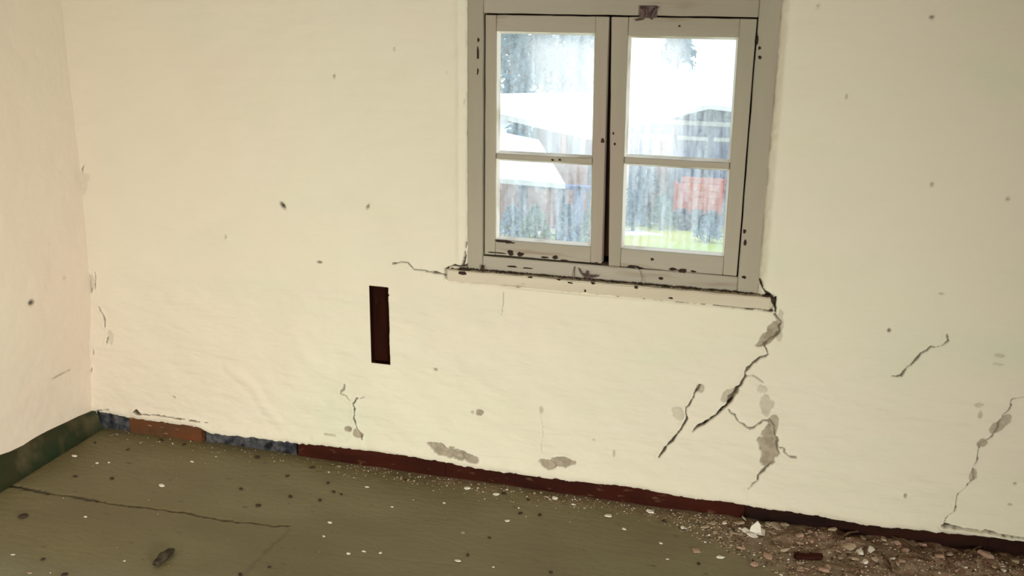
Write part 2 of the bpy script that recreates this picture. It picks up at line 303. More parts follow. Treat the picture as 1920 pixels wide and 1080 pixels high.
# ------------------------------------------------------------------ wall_left
ys = axis((-5.4, -1.1, .06), (-1.1, .02, .005)); zl = axis((-.02, 1.95, .007), (1.95, 2.55, .05))
A, B = np.meshgrid(ys, zl, indexing='ij')
lean = -2.705+.05*sst(.1, .7, B)+.014*sst(0, -.6, A)*0
hl = .010*vnoise(A, B, 1.2, 21, 3)+.003*vnoise(A, B, 7, 22, 4)+.001*vnoise(A, B, 25, 23, 2)
X_ = lean+hl; X_ = np.where(B < .30, X_, X_)
dl = np.zeros_like(A); ll = np.zeros_like(A)
for x, y, a, b, dk in [(57,567,6,9,.9),(125,705,16,3,.5),(143,697,5,3,.4),(120,520,5,4,.2)]:
    q = L(x, y, -2.66); k = np.exp(-(((A-q[1])/(a*.0026))**2+((B-q[2])/(b*.0012))**2)**2); dl = np.maximum(dl, k*dk); X_ -= .004*k
wl = tag(gridmesh('wall_left', X_, A, B, plaster_l, np.stack([dl, ll, 0*A], -1), flip=True), 'pinkish cream plastered wall meeting the back wall at the corner', kind='structure')
# rest of the room shell
v = []; f = []
for c in [boxv(2.3, 2.45, -5.4, -4.9, -.1, 2.6), boxv(2.3, 2.45, -3.5, .2, -.1, 2.6), boxv(2.3, 2.45, -4.9, -3.5, -.1, .3), boxv(2.3, 2.45, -4.9, -3.5, 1.6, 2.6)]:
    f += [tuple(i+len(v) for i in q) for q in BF]; v += c
tag(mk('wall_right', v, f, plaster_l), 'unseen plastered side wall, its opening added for the fill light', kind='structure')
v = []; f = []
for c in [boxv(-2.95, -2.3, -5.55, -5.4, -.1, 2.6), boxv(-.9, 2.45, -5.55, -5.4, -.1, 2.6), boxv(-2.3, -.9, -5.55, -5.4, -.1, .3), boxv(-2.3, -.9, -5.55, -5.4, 1.6, 2.6)]:
    f += [tuple(i+len(v) for i in q) for q in BF]; v += c
tag(mk('wall_front', v, f, plaster_l), 'plastered wall with a wide opening letting in daylight', kind='structure')
tag(box('unseen_ceiling', -2.95, 2.45, -5.55, .2, 2.5, 2.6, mat('dark_ceiling', (.22, .17, .11), .8, (.16, .12, .08), scale=4)), 'unseen ceiling, made dark brown to cut bounce light', kind='structure')  # unseen ceiling, darkened to keep bounce light off the upper walls

# ------------------------------------------------------------------ floor
fx = axis((-2.95, .95, .006), (.95, 2.35, .06)); fy = axis((-5.5, -1.45, .06), (-1.45, .06, .005))
P, Q = np.meshgrid(fx, fy, indexing='ij')
z = .003*vnoise(P, Q, 2, 31, 3)-.002
fd = np.zeros_like(P); fl = np.zeros_like(P); fg = np.zeros_like(P)
def fcrack(pts, depth=.006, seed=0, dk=1.0):
    global z, fd
    pp = []
    for x, y, hw in pts: q = F(x, y); pp.append((q[0], q[1], hw*PX*.55))
    D, H = polydist(P, Q, pp, .004, seed); k = np.exp(-(D/np.maximum(H, .002))**2); z -= depth*k; fd = np.maximum(fd, k*dk)
fcrack([(-60,900,7),(5,908,8),(40,913,9),(90,924,10)], seed=1)
fcrack([(90,924,3),(120,928,3)], seed=2, dk=.5)
fcrack([(120,928,6),(150,932,8),(182,938,7)], seed=3, dk=.9)
fcrack([(182,938,2),(205,943,3),(240,946,4),(275,950,8),(300,954,3),(340,959,6),(372,965,6),(400,970,5),(440,977,5),(480,980,4)], seed=4, dk=.75)
fcrack([(480,980,2),(515,985,3),(540,984,6)], seed=5, dk=.6)
fcrack([(545,990,5),(500,1030,7),(470,1060,9),(455,1078,10),(430,1110,10)], .003, 6, .18)
fcrack([(620,1030,4),(600,1035,4),(900,1062,4)], .001, 7, .08)
# reddish grit and fallen plaster banked along the board, deep at the right
bank = sst(-.45, .35, P)
pr = P+.10*vnoise(P, Q, 6, 33, 3)
m1 = sst(-.02-.10*sst(-1.6,-.9,P)-.55*sst(-.45,.30,P), .02, Q+.05*vnoise(P, Q, 9, 34, 4))*sst(-1.62, -1.35, P)
n1 = vnoise(P, Q, 14, 35, 4); fl = np.clip(m1*(1.25+.9*n1), 0, 1)*(.35+.65*np.maximum(bank, sst(-1.0,-1.4,P)*.9))
z += (.006+.016*bank)*m1*(.6+.5*n1)*sst(-.75, -.05, Q)
z += .013*np.clip(m1, 0, 1)*bank*vnoise(P, Q, 24, 36, 4)
fd = np.maximum(fd, .75*sst(.22, .5, vnoise(P, Q*1.6, 20, 38, 4))*np.clip(m1, 0, 1)*bank)
fg = .85*sst(-.75, -1.1, Q+.15*vnoise(P, Q, 2.5, 37, 3))  # greyish sheen of the nearer floor, painted into its colour
tag(gridmesh('floor', P, Q, z, flo, np.stack([fd, fl, fg], -1)), 'worn olive brown floor sheet with a split seam, gritty by the wall', kind='structure')

# ------------------------------------------------------------------ board strip under the plaster, one piece after another
bb = empty('baseboard_back', (0, 0, 0), label='dark red-brown board strip under the back wall plaster', kind='structure')
def board(xa, xb, m, y0=.004, lab=None, rgh=.002, hh=None, seed=0, name='board_piece'):
    x0 = W(xa, 900)[0] if False else xa; n = max(3, int((xb-xa)/.03)); r = random.Random(seed); v = []; f = []
    for i in range(n+1):
        x = xa+(xb-xa)*i/n; zt = (np.interp(x, zb_x, zb_z)+.006) if hh is None else hh
        j = lambda: r.uniform(-rgh, rgh)
        v += [(x, y0+j(), -.015), (x, y0+j(), zt*.5+j()), (x, y0+.002+j(), zt-.003), (x, y0+.006, zt+j()), (x, .045, zt), (x, .045, -.015)]
        if i:
            a = (i-1)*6; b = i*6
            for k in range(5): f.append((a+k, b+k, b+k+1, a+k+1))
    f += [(5,4,3,2,1,0), tuple(n*6+k for k in range(6))]
    o = mk(name, v, f, m, bb); 
    if lab: o['label'] = lab
    return o
def wx(x, y): return W(x, y, .005)[0]
board(-2.68, wx(245,800), slate, .0, 'blue-grey mortar in the corner', .004, seed=1, name='mortar_piece')
board(wx(246,800), wx(380,815), redb, -.004, 'orange-brown board', .0015, seed=2)
board(wx(385,820), wx(470,840), slate, .010, 'dark blue-grey crumbling mortar', .006, seed=3, name='mortar_piece')
board(wx(471,835), wx(556,850), slate, .008, 'dark blue-grey crumbling mortar', .005, seed=4, name='mortar_piece')
board(wx(560,850), wx(835,880), brownb, .000, None, .0015, seed=5)
board(wx(835.5,880), wx(1396,955), brownb, .002, None, .0015, seed=6)
board(wx(1396.3,960), wx(1852.6,1010), blackb, .006, 'blackened board', .002, seed=7)
board(wx(1853,1015), 1.6, blackb, .010, 'blackened board', .003, seed=8)

# green painted skirting at the foot of the left wall
pts = [(-80,893),(-30,870),(0,856),(25,848),(50,836),(75,820),(100,807),(130,793),(155,781),(180,771)]
v = []; f = []
for i, (x, y) in enumerate(pts):
    q = L(x, y, -2.69); t = i/(len(pts)-1); d = .014-.006*t
    v += [(-2.74, q[1], q[2]), (-2.692, q[1], q[2]), (-2.684+d*.3, q[1], q[2]*.75), (-2.684+d*1.2, q[1], q[2]*.35), (-2.68+d*2.6, q[1], .0), (-2.74, q[1], -.02)]
    if i:
        a = (i-1)*6; b = i*6
        for k in range(5): f.append((a+k, b+k, b+k+1, a+k+1))
f += [(5,4,3,2,1,0), tuple((len(pts)-1)*6+k for k in range(6))]
bl = mk('baseboard_left', v, f, greenp, None, True)
tag(bl, 'green painted skirting curving up the left wall foot', kind='structure')

# ------------------------------------------------------------------ the slot
sl = empty('wall_slot', ((SL[0]+SL[1])/2, .03, SL[2]), label='narrow upright dark brown slot sunk in the plaster beside the window', cat='slot')
b1 = box('back_board', SL[0]-.006, SL[1]+.006, .030, .045, SL[2]-.006, SL[3]+.006, slotm, sl)
box('side_board', SL[0]-.004, SL[0]+.002, .006, .030, SL[2], SL[3], slotm, sl)
box('side_board', SL[1]-.001, SL[1]+.006, .006, .030, SL[2], SL[3], slotm, sl)
box('bottom_board', SL[0]-.004, SL[1]+.004, .006, .030, SL[2]-.006, SL[2]+.002, slotm, sl)
box('top_board', SL[0]-.004, SL[1]+.004, .006, .030, SL[3]-.002, SL[3]+.006, slotm, sl)

# ------------------------------------------------------------------ window
win = empty('window_1', (-.58, .02, .80), label='old two-leaf casement window with four dirty panes', kind='structure')
fr = empty('window_frame'); fr.parent = win; fr.matrix_parent_inverse = Matrix.Translation(-win.location)
def child(o, p):
    o.parent = p; o.matrix_parent_inverse = p.matrix_world.inverted() if False else Matrix(); return o
FY = .010
# parts below are built in world coordinates; parent both levels without moving them
def under(o, p):
    o.parent = p; inv = Matrix.Translation((0,0,0))
    if p is win: inv = Matrix.Translation(-win.location)
    o.matrix_parent_inverse = inv; return o
LI, RI, TI, BI = -1.022, -.146, 1.682, .868      # sash opening
for nm, a in (('jamb', (HOLE[0]-.004, LI, FY, .12, .80, 1.80, wood)), ('jamb', (RI, HOLE[1]+.004, FY, .12, .80, 1.80, wood)),
              ('head', (LI+.0005, RI-.0005, FY+.001, .12, TI+.001, 1.80, wood_h)), ('bottom_rail', (LI+.0005, RI-.0005, FY+.004, .12, .802, BI-.004, wood_h))):
    o = box(nm, *a, bev=.002, sub=14, rough=.0006, seed=hash(nm) % 97 if False else len(nm)); under(o, fr)
for nm, a in (('added_dark_strip', (LI-.02, LI+.016, .058, .075, BI-.01, TI+.01)), ('added_dark_strip', (RI-.016, RI+.02, .058, .075, BI-.01, TI+.01)), ('added_dark_strip', (LI, RI, .0585, .0745, TI-.014, TI+.02)), ('added_dark_strip', (LI, RI, .0585, .0745, BI-.02, BI+.020))):
    under(box(nm, *a, dark_gap), fr)  # dark strips added behind the sash gaps to block leaking light
o = box('added_meeting_strip', -.622, -.572, .0585, .075, BI, TI, dark_gap); under(o, fr)
glass = bpy.data.materials.new('dirty_glass'); glass.use_nodes = True; nt = glass.node_tree; N = nt.nodes; K = nt.links
for n in list(N): N.remove(n)
om = N.new('ShaderNodeOutputMaterial'); tr = N.new('ShaderNodeBsdfTransparent'); tl = N.new('ShaderNodeBsdfTranslucent'); gl = N.new('ShaderNodeBsdfGlossy'); gl.inputs['Roughness'].default_value = .08
tl.inputs[0].default_value = (.92, .95, 1, 1); tr.inputs[0].default_value = (.97, .98, 1, 1)
tc = N.new('ShaderNodeTexCoord'); mp = N.new('ShaderNodeMapping'); mp.inputs['Scale'].default_value = (48, 1, 5); K.new(tc.outputs['Object'], mp.inputs[0])
n1_ = N.new('ShaderNodeTexNoise'); n1_.inputs['Scale'].default_value = 1; n1_.inputs['Detail'].default_value = 6; K.new(mp.outputs[0], n1_.inputs[0])
n2_ = N.new('ShaderNodeTexNoise'); n2_.inputs['Scale'].default_value = 90; n2_.inputs['Detail'].default_value = 4; K.new(tc.outputs['Object'], n2_.inputs[0])
ad = N.new('ShaderNodeMath'); ad.operation = 'MULTIPLY_ADD'; ad.inputs[1].default_value = .75; K.new(n1_.outputs[0], ad.inputs[0]); mu = N.new('ShaderNodeMath'); mu.operation = 'MULTIPLY'; mu.inputs[1].default_value = .35; K.new(n2_.outputs[0], mu.inputs[0]); K.new(mu.outputs[0], ad.inputs[2])
mr = N.new('ShaderNodeMapRange'); mr.inputs[1].default_value = .40; mr.inputs[2].default_value = .74; mr.inputs[3].default_value = .07; mr.inputs[4].default_value = .32; K.new(ad.outputs[0], mr.inputs[0])
m1_ = N.new('ShaderNodeMixShader'); K.new(mr.outputs[0], m1_.inputs[0]); K.new(tr.outputs[0], m1_.inputs[1]); K.new(tl.outputs[0], m1_.inputs[2])
m2_ = N.new('ShaderNodeMixShader'); m2_.inputs[0].default_value = .03; K.new(m1_.outputs[0], m2_.inputs[1]); K.new(gl.outputs[0], m2_.inputs[2]); K.new(m2_.outputs[0], om.inputs[0])
def sash(xl, xr, xlb, xrb, gl_, gr_, glb, grb, gt, gm0, gm1, gb, zb_, lab):
    """one casement leaf; x?b are the x at the bottom edge"""
    s = empty('casement'); under(s, win); s['label'] = lab
    y0, y1 = .018, .055; zt, zbm = TI-.004, zb_
    def q(name, P4, m, y0=y0, y1=y1, bev=.0022, seed=0):
        bm = bmesh.new(); a = [bm.verts.new((x, y0, z_)) for x, z_ in P4]; b = [bm.verts.new((x, y1, z_)) for x, z_ in P4]
        bm.faces.new(a); bm.faces.new(b[::-1])
        for i in range(4): bm.faces.new((a[i], b[i], b[(i+1) % 4], a[(i+1) % 4]))
        bmesh.ops.recalc_face_normals(bm, faces=bm.faces); bmesh.ops.bevel(bm, geom=bm.edges[:], offset=bev, segments=1, affect='EDGES')
        L_ = max(abs(P4[0][0]-P4[2][0]), abs(P4[0][1]-P4[2][1])); ax = 0 if abs(P4[0][0]-P4[2][0]) == L_ else 2
        bmesh.ops.subdivide_edges(bm, edges=[e for e in bm.edges if abs((e.verts[0].co-e.verts[1].co)[ax]) > L_*.7], cuts=12)
        r = random.Random(seed)
        for v_ in bm.verts: v_.co += Vector((r.uniform(-1,1), r.uniform(-1,1)*.6, r.uniform(-1,1)))*.0006
        me = bpy.data.meshes.new(name); bm.to_mesh(me); bm.free(); me.materials.append(m); o = link(bpy.data.objects.new(name, me)); under(o, s); return o
    at = lambda a, b, z_: a+(b-a)*(zt-z_)/(zt-zbm)
    q('stile', [(xl, zt), (gl_, zt), (glb, zbm), (xlb, zbm)], wood, seed=1)
    q('stile', [(gr_, zt), (xr, zt), (xrb, zbm), (grb, zbm)], wood, seed=2)
    e = .0006
    for nm, za, zc, m in (('top_rail', zt, gt, wood_h), ('glazing_bar', gm0, gm1, wood_h), ('bottom_rail', gb, zbm, wood_h)):
        yy = .026 if nm == 'glazing_bar' else y0+.001
        q(nm, [(at(gl_, glb, za)+e, za), (at(gr_, grb, za)-e, za), (at(gr_, grb, zc)-e, zc), (at(gl_, glb, zc)+e, zc)], m, y0=yy, seed=5)
    for za, zc in ((gt, gm0), (gm1, gb)):
        P4 = [(at(gl_, glb, za)-.003, za+.003), (at(gr_, grb, za)+.003, za+.003), (at(gr_, grb, zc)+.003, zc-.003), (at(gl_, glb, zc)-.003, zc-.003)]
        o = mk('pane', [(x, y_, z_) for y_ in (.046, .049) for x, z_ in P4], [(0,1,2,3), (7,6,5,4), (0,4,5,1), (1,5,6,2), (2,6,7,3), (3,7,4,0)], glass); under(o, s)
        # putty beads inside each pane edge
        w_ = .008; a_, b_, c_, d_ = [(at(gl_, glb, za), za), (at(gr_, grb, za), za), (at(gr_, grb, zc), zc), (at(gl_, glb, zc), zc)]
        v = []; f = []
        for (p0, p1, ix, iz) in ((a_, d_, w_, 0), (b_, c_, -w_, 0), (a_, b_, 0, -w_), (d_, c_, 0, w_)):
            k = len(v); v += [(p0[0], .028, p0[1]), (p1[0], .028, p1[1]), (p1[0]+ix, .0455, p1[1]+iz), (p0[0]+ix, .0455, p0[1]+iz), (p0[0], .0455, p0[1]), (p1[0], .0455, p1[1])]
            f += [(k, k+1, k+2, k+3), (k, k+3, k+4), (k+1, k+5, k+2), (k+4, k+3, k+2, k+5)]
        o = mk('putty', v, f, putty); under(o, s)
    return s
gx = lambda x, y: W(x, y, .03)[0]; gz = lambda x, y: W(x, y, .03)[2]
sash(-1.017, -.607, -1.017, W(1128,490,.018)[0], gx(932,60), gx(1117,60), gx(930,450), gx(1109,462), gz(1020,60), gz(1020,292), gz(1020,302), gz(1020,455), gz(1020,484), 'left leaf, chipped grey-beige paint')
sash(-.599, -.150, W(1141,493,.018)[0], -.152, gx(1178,66), gx(1385,70), gx(1165,468), gx(1358,478), gz(1280,68), gz(1280,300), gz(1280,312), gz(1280,474), gz(1280,508), 'right leaf, chipped grey-beige paint')
sp = F  # sill
SY = -.026
sl_o = box('window_sill', -1.142, -.036, SY, .012, W(840,527,SY)[2], W(840,506,SY)[2], silm, bev=.003, sub=26, rough=.0012, seed=4); under(sl_o, win); sl_o['label'] = 'long pale board, paint worn through'
# rusty iron catch above the right leaf
def blob(name, c, r, m, seed, parent=None, sub=2, amp=.35):
    bm = bmesh.new(); bmesh.ops.create_icosphere(bm, subdivisions=sub, radius=1); rr = random.Random(seed)
    for v_ in bm.verts: v_.co = Vector((v_.co.x*r[0], v_.co.y*r[1], v_.co.z*r[2]))*rr.uniform(1-amp, 1+amp)
    me = bpy.data.meshes.new(name); bm.to_mesh(me); bm.free(); me.materials.append(m); o = bpy.data.objects.new(name, me); o.location = c; S.collection.objects.link(o)
    if parent: under(o, parent)
    return o
def tube(name, pts, r, m, parent=None, seg=7, linkit=True):
    v = []; f = []; pts = [Vector(p) for p in pts]; n = len(pts); rs = r if isinstance(r, (list, tuple)) else [r]*n
    for i, p in enumerate(pts):
        t = (pts[min(i+1, n-1)]-pts[max(i-1, 0)]).normalized(); a = t.orthogonal().normalized(); b = t.cross(a)
        if i and (a.dot(pa) < 0): a = -a; b = -b
        pa = a
        for k in range(seg):
            g = 2*math.pi*k/seg; v.append(p+(a*math.cos(g)+b*math.sin(g))*rs[i])
        if i:
            for k in range(seg): f.append(((i-1)*seg+k, (i-1)*seg+(k+1) % seg, i*seg+(k+1) % seg, i*seg+k))
    f += [tuple(range(seg-1, -1, -1)), tuple((n-1)*seg+k for k in range(seg))]
    return mk(name, v, f, m, None, True) if parent is None else under(mk(name, v, f, m, None, True), parent)
def wpt(x, y, p): return tuple(W(x, y, p))
lt = empty('window_catch'); under(lt, win); lt['label'] = 'rusty iron catch on the head above the right leaf'
under(box('catch_plate', W(1199,15)[0], W(1232,15)[0], .003, .009, W(1215,32)[2], W(1215,11)[2], rust, bev=.001), lt)
tube('catch_arm', [wpt(1192,38,.010), wpt(1205,36,.004), wpt(1213,28,-.004), wpt(1213,18,-.006), wpt(1203,14,-.002)], [.0025,.003,.0045,.0045,.004], rust, lt)
tube('catch_hook', [wpt(1222,36,.004), wpt(1224,26,-.004), wpt(1230,17,-.006), wpt(1234,13,0)], [.004,.005,.004,.003], rust, lt)
for x, y in ((1202,13), (1230,13)): blob('catch_screw', wpt(x, y, .002), (.004, .003, .004), rust, 3, lt, 1, .1)
l2 = empty('latch_remnant'); under(l2, win); l2['label'] = 'rusty remains of a catch on the bottom frame rail'
tube('bent_wire', [wpt(1077,522,-.002), wpt(1077,508,.006), wpt(1078,500,.010)], .0016, rust, l2)
tube('bent_wire', [wpt(1086,503,.006), wpt(1091,512,.002), wpt(1098,518,-.006), wpt(1108,520,-.006), wpt(1124,517,0)], [.002,.003,.005,.004,.002], rust, l2)
tube('bent_wire', [wpt(1102,508,.006), wpt(1104,518,-.004), wpt(1097,528,-.010)], [.003,.004,.003], rust, l2)
tube('hanging_wire', [wpt(1190,500,.014), wpt(1201,508,.009), wpt(1206,520,.006), wpt(1207,532,-.002)], .0013, wood, l2)
# rotten hollows along the bottom rails and in the sill
rots = [(942,452,26,4,.018),(955,455,16,3,.018),(957,474,10,8,.016),(976,477,10,7,.016),(930,474,30,2,.017),(1021,483,12,3,.016),(1041,483,8,6,.016),(1058,488,14,2,.016),(1187,500,18,4,.016),(1200,503,10,4,.016),(1262,505,14,4,.016),(1280,508,14,6,.016),(1300,509,8,3,.016),(960,500,16,3,.012),(990,503,18,2,.012),(1240,522,8,4,.012),(1223,486,5,5,.018),(1118,494,5,4,.013),
        (866,512,14,6,SY),(1257,559,8,4,SY),(1097,545,4,6,SY),(995,520,8,3,SY),(1048,524,5,3,SY),(1112,531,7,4,SY),(1193,539,7,4,SY),(1070,530,10,4,SY),(1397,455,4,8,.009),(1396,434,4,6,.009),(1424,90,4,5,.009),(1425,108,5,5,.009),(897,75,3,6,.009),(896,100,3,22,.009),(896,135,3,10,.009),(1420,75,3,16,.009),(1274,49,3,3,.017),(1150,250,3,4,.017),(1130,264,5,7,.017),(1153,270,3,4,.017),(1036,300,6,3,.024),(1050,300,5,3,.024),(1395,520,6,5,.009)]
for i, (x, y, a, b, p) in enumerate(rots):
    o = blob('rot_hollow', (0, 0, 0), (a*PX*.55, .0022, b*PX*.55), rot, i, None, 2, .45); o.location = wpt(x, y, p); under(o, win); 
# dirt lumps lying on the sill
def dirtlump(x, y, p, r, seed, lab, grp='dirt clumps on the sill'):
    o = blob('dirt_clump', wpt(x, y, p), r, crumb_d, seed, None, 2, .4); tag(o, lab, 'dirt', grp); return o
dirtlump(868,506,-.012,(.022,.010,.006),1,'black dirt clump on the end of the sill under the left jamb')
dirtlump(905,503,.000,(.006,.006,.010),2,'small black clump where the left jamb meets the sill')
dirtlump(1438,556,-.010,(.016,.010,.006),4,'dark dirt clump on the sill end nearest the forked crack')
dirtlump(1448,562,-.012,(.008,.008,.006),5,'crumb of dark dirt at the very end of the sill near the crack')
v = []; f = []; r = random.Random(5)
for i in range(620):                                     # grit in the joint between frame and sill
    x = -1.13+1.08*r.random(); zt = W(840,506,SY)[2]; s = r.uniform(.0015, .0045); y_ = .010-abs(r.gauss(0, .008)); k = len(v)
    v += [(x+s*r.uniform(.6,1.4), y_, zt), (x-s*r.uniform(.3,1), y_+s, zt), (x-s, y_-s, zt), (x, y_, zt+s*r.uniform(.8,1.6))]; f += [(k,k+1,k+2), (k,k+1,k+3), (k+1,k+2,k+3), (k+2,k,k+3)]
tag(mk('sill_grit', v, f, crumb_d), 'dark grit lying along the joint of frame and sill', 'grit', kind='stuff')

# ------------------------------------------------------------------ debris on the floor
FLK = []
def flake_mesh(seed, m, thick=.35, n=7):
    r = random.Random(seed); v = []; f = []
    ring = [(math.cos(2*math.pi*i/n)*r.uniform(.55, 1.1), math.sin(2*math.pi*i/n)*r.uniform(.5, 1.0)) for i in range(n)]
    for zz, k in ((0, 1), (thick, .82)): v += [(x*k, y*k, zz+r.uniform(-.08, .08)) for x, y in ring]
    v += [(0, 0, -.02), (0, 0, thick*1.15)]
    for i in range(n):
        j = (i+1) % n; f += [(i, j, n+j, n+i), (n+i, n+j, 2*n+1), (j, i, 2*n)]
    me = bpy.data.meshes.new('flake'); me.from_pydata(v, [], f); me.materials.append(m); me.update(); return me
MW = [flake_mesh(i, flake_w) for i in range(5)]; MT = [flake_mesh(i+10, flake_t, .4) for i in range(4)]; MP = [flake_mesh(i+20, flake_p, .5) for i in range(4)]; MD = [flake_mesh(i+30, crumb_d, .6) for i in range(4)]
def groundz(x, y):
    i = min(max(np.searchsorted(fx, x), 1), len(fx)-1); j = min(max(np.searchsorted(fy, y), 1), len(fy)-1)
    return float(z[i, j])
def flake(name, px, py, wpx, meshes, lab, cat, grp, i, hgt=1.0, rot=None, at=None, tilt=0.15, asp=1.0):
    q = F(px, py) if at is None else at; r = random.Random(i*13+5); s = wpx*PX*.5
    o = bpy.data.objects.new(name, meshes[i % len(meshes)]); S.collection.objects.link(o)
    o.location = (q[0], q[1], groundz(q[0], q[1])+s*.05); o.scale = (s, s*asp, s*hgt)
    o.rotation_euler = (r.uniform(-tilt, tilt), r.uniform(-tilt, tilt), r.uniform(0, 6.28) if rot is None else rot)
    return tag(o, lab, cat, grp)
# the white flakes that stand out on the open floor, one by one
big = [(303,909,19,'brightest white flake on the open floor, inside the split seam'),(160,968,12,'small white flake just below the split seam'),(24,1039,12,'white flake near the left frame edge of the floor'),(233,1050,9,'white speck beside the rolled dry leaf'),
       (140,855,20,'long pale flake by the green skirting'),(182,868,12,'pale flake, first of a pair off the corner'),(204,867,10,'pale flake, second of a pair off the corner'),(360,865,12,'pale flake on the floor below the orange-brown board'),(2,911,9,'white flake touching the start of the seam'),
       (619,979,14,'pale flake alone on the mid floor past the seam end'),(607,1004,9,'tiny pale flake below the lone mid floor one'),(653,1037,14,'first of three pale crumbs in a row'),(682,1033,11,'middle of three pale crumbs in a row'),(713,1036,11,'last of three pale crumbs in a row'),
       (833,942,11,'round white crumb below the brown board'),(858,1051,18,'bright white flake near a black crumb on the front floor'),(951,976,18,'white flake in the middle of the floor'),(688,912,12,'pale crumb under the pink grit'),(735,949,12,'pale flat flake on the pinkish floor stain'),
       (877,915,22,'long white flake under the board strip'),(930,926,18,'pale flake beside a black crumb by the board'),(1040,935,22,'white sliver by the board strip'),(1075,946,12,'white crumb at the foot of the brown board'),(1140,967,28,'long cream sliver lying along the wall foot'),
       (1220,961,26,'rounded cream plaster lump near the board'),(1170,991,12,'small cream crumb on the brown floor'),(1239,1018,13,'cream crumb in front of the rubble'),(1350,1045,20,'bright cream chip at the front of the rubble'),(1305,1033,22,'pinkish white chip next to the bright cream chip'),
       (1252,1048,10,'tiny cream crumb on the front floor'),(1322,990,26,'flat tan flake in front of the board'),(1387,996,12,'bright round crumb beside the plaster heap'),(868,998,12,'dull flake on the mid floor'),(925,1062,9,'greenish pale speck near the front floor'),(1465,1078,10,'pale speck at the front edge of the rubble'),(55,1073,14,'dull flake at the front left of the floor')]
for i, (x, y, s, lab) in enumerate(big): flake('plaster_flake', x, y, s*.85, MT if ('tan' in lab or 'dull' in lab) else MP if 'pinkish white' in lab else MW, lab, 'flake', 'loose plaster flakes on the floor', i, .5, rot=random.uniform(-.4,.4), asp=.8)
dark = [(88,812,14),(178,830,13),(142,835,16),(15,901,12),(142,893,12),(210,897,16),(45,968,26),(482,857,18),(585,877,16),(615,905,14),(538,892,13),(835+110,925,14),(877,1040,11),(1033,1072,12),(975,962,14),(1012,965,12),(1285,1000,0),(1245,977,14),(1375,998,12),(120,1077,16),(450,1076,14),(505,1063,11),(485,947,16),(600,937,12),(625,921,12),(990,937,12),(918,1008,10),(760,899,10),(303,826,16),(345,834,16),(240,843,12),(452,916,12),(545,930,14),(640,926,12),(80,1048,12),(1310,1057,10)]
for i, (x, y, s) in enumerate(dark):
    if s: flake('dark_crumb', x, y, s, MD, 'dark crumb of dirt on the olive brown floor', 'crumb', 'dark crumbs on the floor', i, .45, asp=.7)
r = random.Random(12)
for i in range(95):                                       # pale pebbles of plaster along the board and in the rubble
    if i < 32: x = r.uniform(-1.62, -.35); y_ = -.02-abs(r.gauss(0, .035)); s = r.uniform(4, 10)
    else: x = r.uniform(-.30, .95); y_ = -.03-r.random()**1.2*(.10+.36*min(1, (x+.35)/.9)); s = r.uniform(6, 18)
    mm = r.choice([MW, MT, MT, MP, MP])
    nm, lab, grp = ('wall_foot_crumb', 'pale crumb of plaster fallen along the foot of the board strip', 'crumbs along the board strip') if i < 32 else ('rubble_piece', 'broken tan or pinkish plaster bit in the rubble by the wall', 'plaster rubble by the wall')
    if i >= 32:
        cn = 'white' if mm is MW else 'tan' if mm is MT else 'pinkish'; zn = 'around the pale heap' if x < .12 else 'in the middle of the rubble' if x < .5 else 'in the deep rubble at the far end'
        lab = cn+' broken plaster bit '+zn
    flake(nm, 0, 0, s, mm, lab, 'crumb' if i < 32 else 'rubble', grp, i, .7, at=(x, y_), tilt=.5)
# heap of pale plaster pieces with one standing shard
hp = [(1385,985,30,.25),(1400,1000,34,.3),(1428,1000,30,.35),(1455,992,38,.2),(1440,985,24,.4),(1412,1008,26,.2),(1470,990,22,.3),(1395,978,20,.5),(1425,990,18,.7),(1448,1002,20,.3)]
for i, (x, y, s, t) in enumerate(hp): flake('plaster_piece', x, y, s, MW if i % 3 else MT, 'cream plaster piece in the small pale heap below the forked crack', 'plaster piece', 'pale plaster heap', i+40, .45, tilt=t, asp=.7)
q = F(1416, 1003); gz0 = groundz(q[0], q[1])
o = mk('plaster_shard', [(q[0]-.022, q[1], gz0-.004), (q[0]+.022, q[1]-.004, gz0-.004), (q[0]+.014, q[1], gz0+.036), (q[0]+.004, q[1]+.004, gz0+.048), (q[0]-.016, q[1]+.003, gz0+.024),
    (q[0]-.022, q[1]+.012, gz0-.004), (q[0]+.022, q[1]+.008, gz0-.004), (q[0]+.014, q[1]+.009, gz0+.036), (q[0]+.004, q[1]+.010, gz0+.046), (q[0]-.016, q[1]+.012, gz0+.024)],
    [(0,1,2,3,4), (9,8,7,6,5), (0,5,6,1), (1,6,7,2), (2,7,8,3), (3,8,9,4), (4,9,5,0)], flake_w)
tag(o, 'white plaster shard standing upright in the pale heap', 'plaster piece')
clumps = [(1590,1030,34),(1612,1038,26),(1632,1034,24),(1600,1052,26),(1622,1060,22),(1575,1048,20),(1640,1052,18),(1560,1002,22),(1618,1012,22),(1655,1016,20),(1682,1024,16),(1690,1060,20),(1683,1063,12),(1730,1028,22),(1760,1050,24),(1780,1044,20),(1845,1052,30),(1862,1034,24),(1900,1060,26),(1500,1012,24),(1520,1022,20),(1470,1034,22),(1440,1046,22),(1415,1060,20),(1350,1010,18),(1390,1030,18),(1545,1072,24),(1500,1068,22)]
for i, (x, y, s) in enumerate(clumps):
    k = i < 9; flake('plaster_lump', x, y, s, MT if i % 3 == 0 else MP if not k else MW if i in (1, 2, 4) else MT, 'pale crumbling plaster lump in the greenish cluster in the middle of the rubble' if k else 'brownish crumbling plaster lump bedded in the rubble under the blackened board', 'rubble', 'pale plaster lumps' if k else 'brown plaster lumps', i+70, .8, tilt=.35, asp=.75)
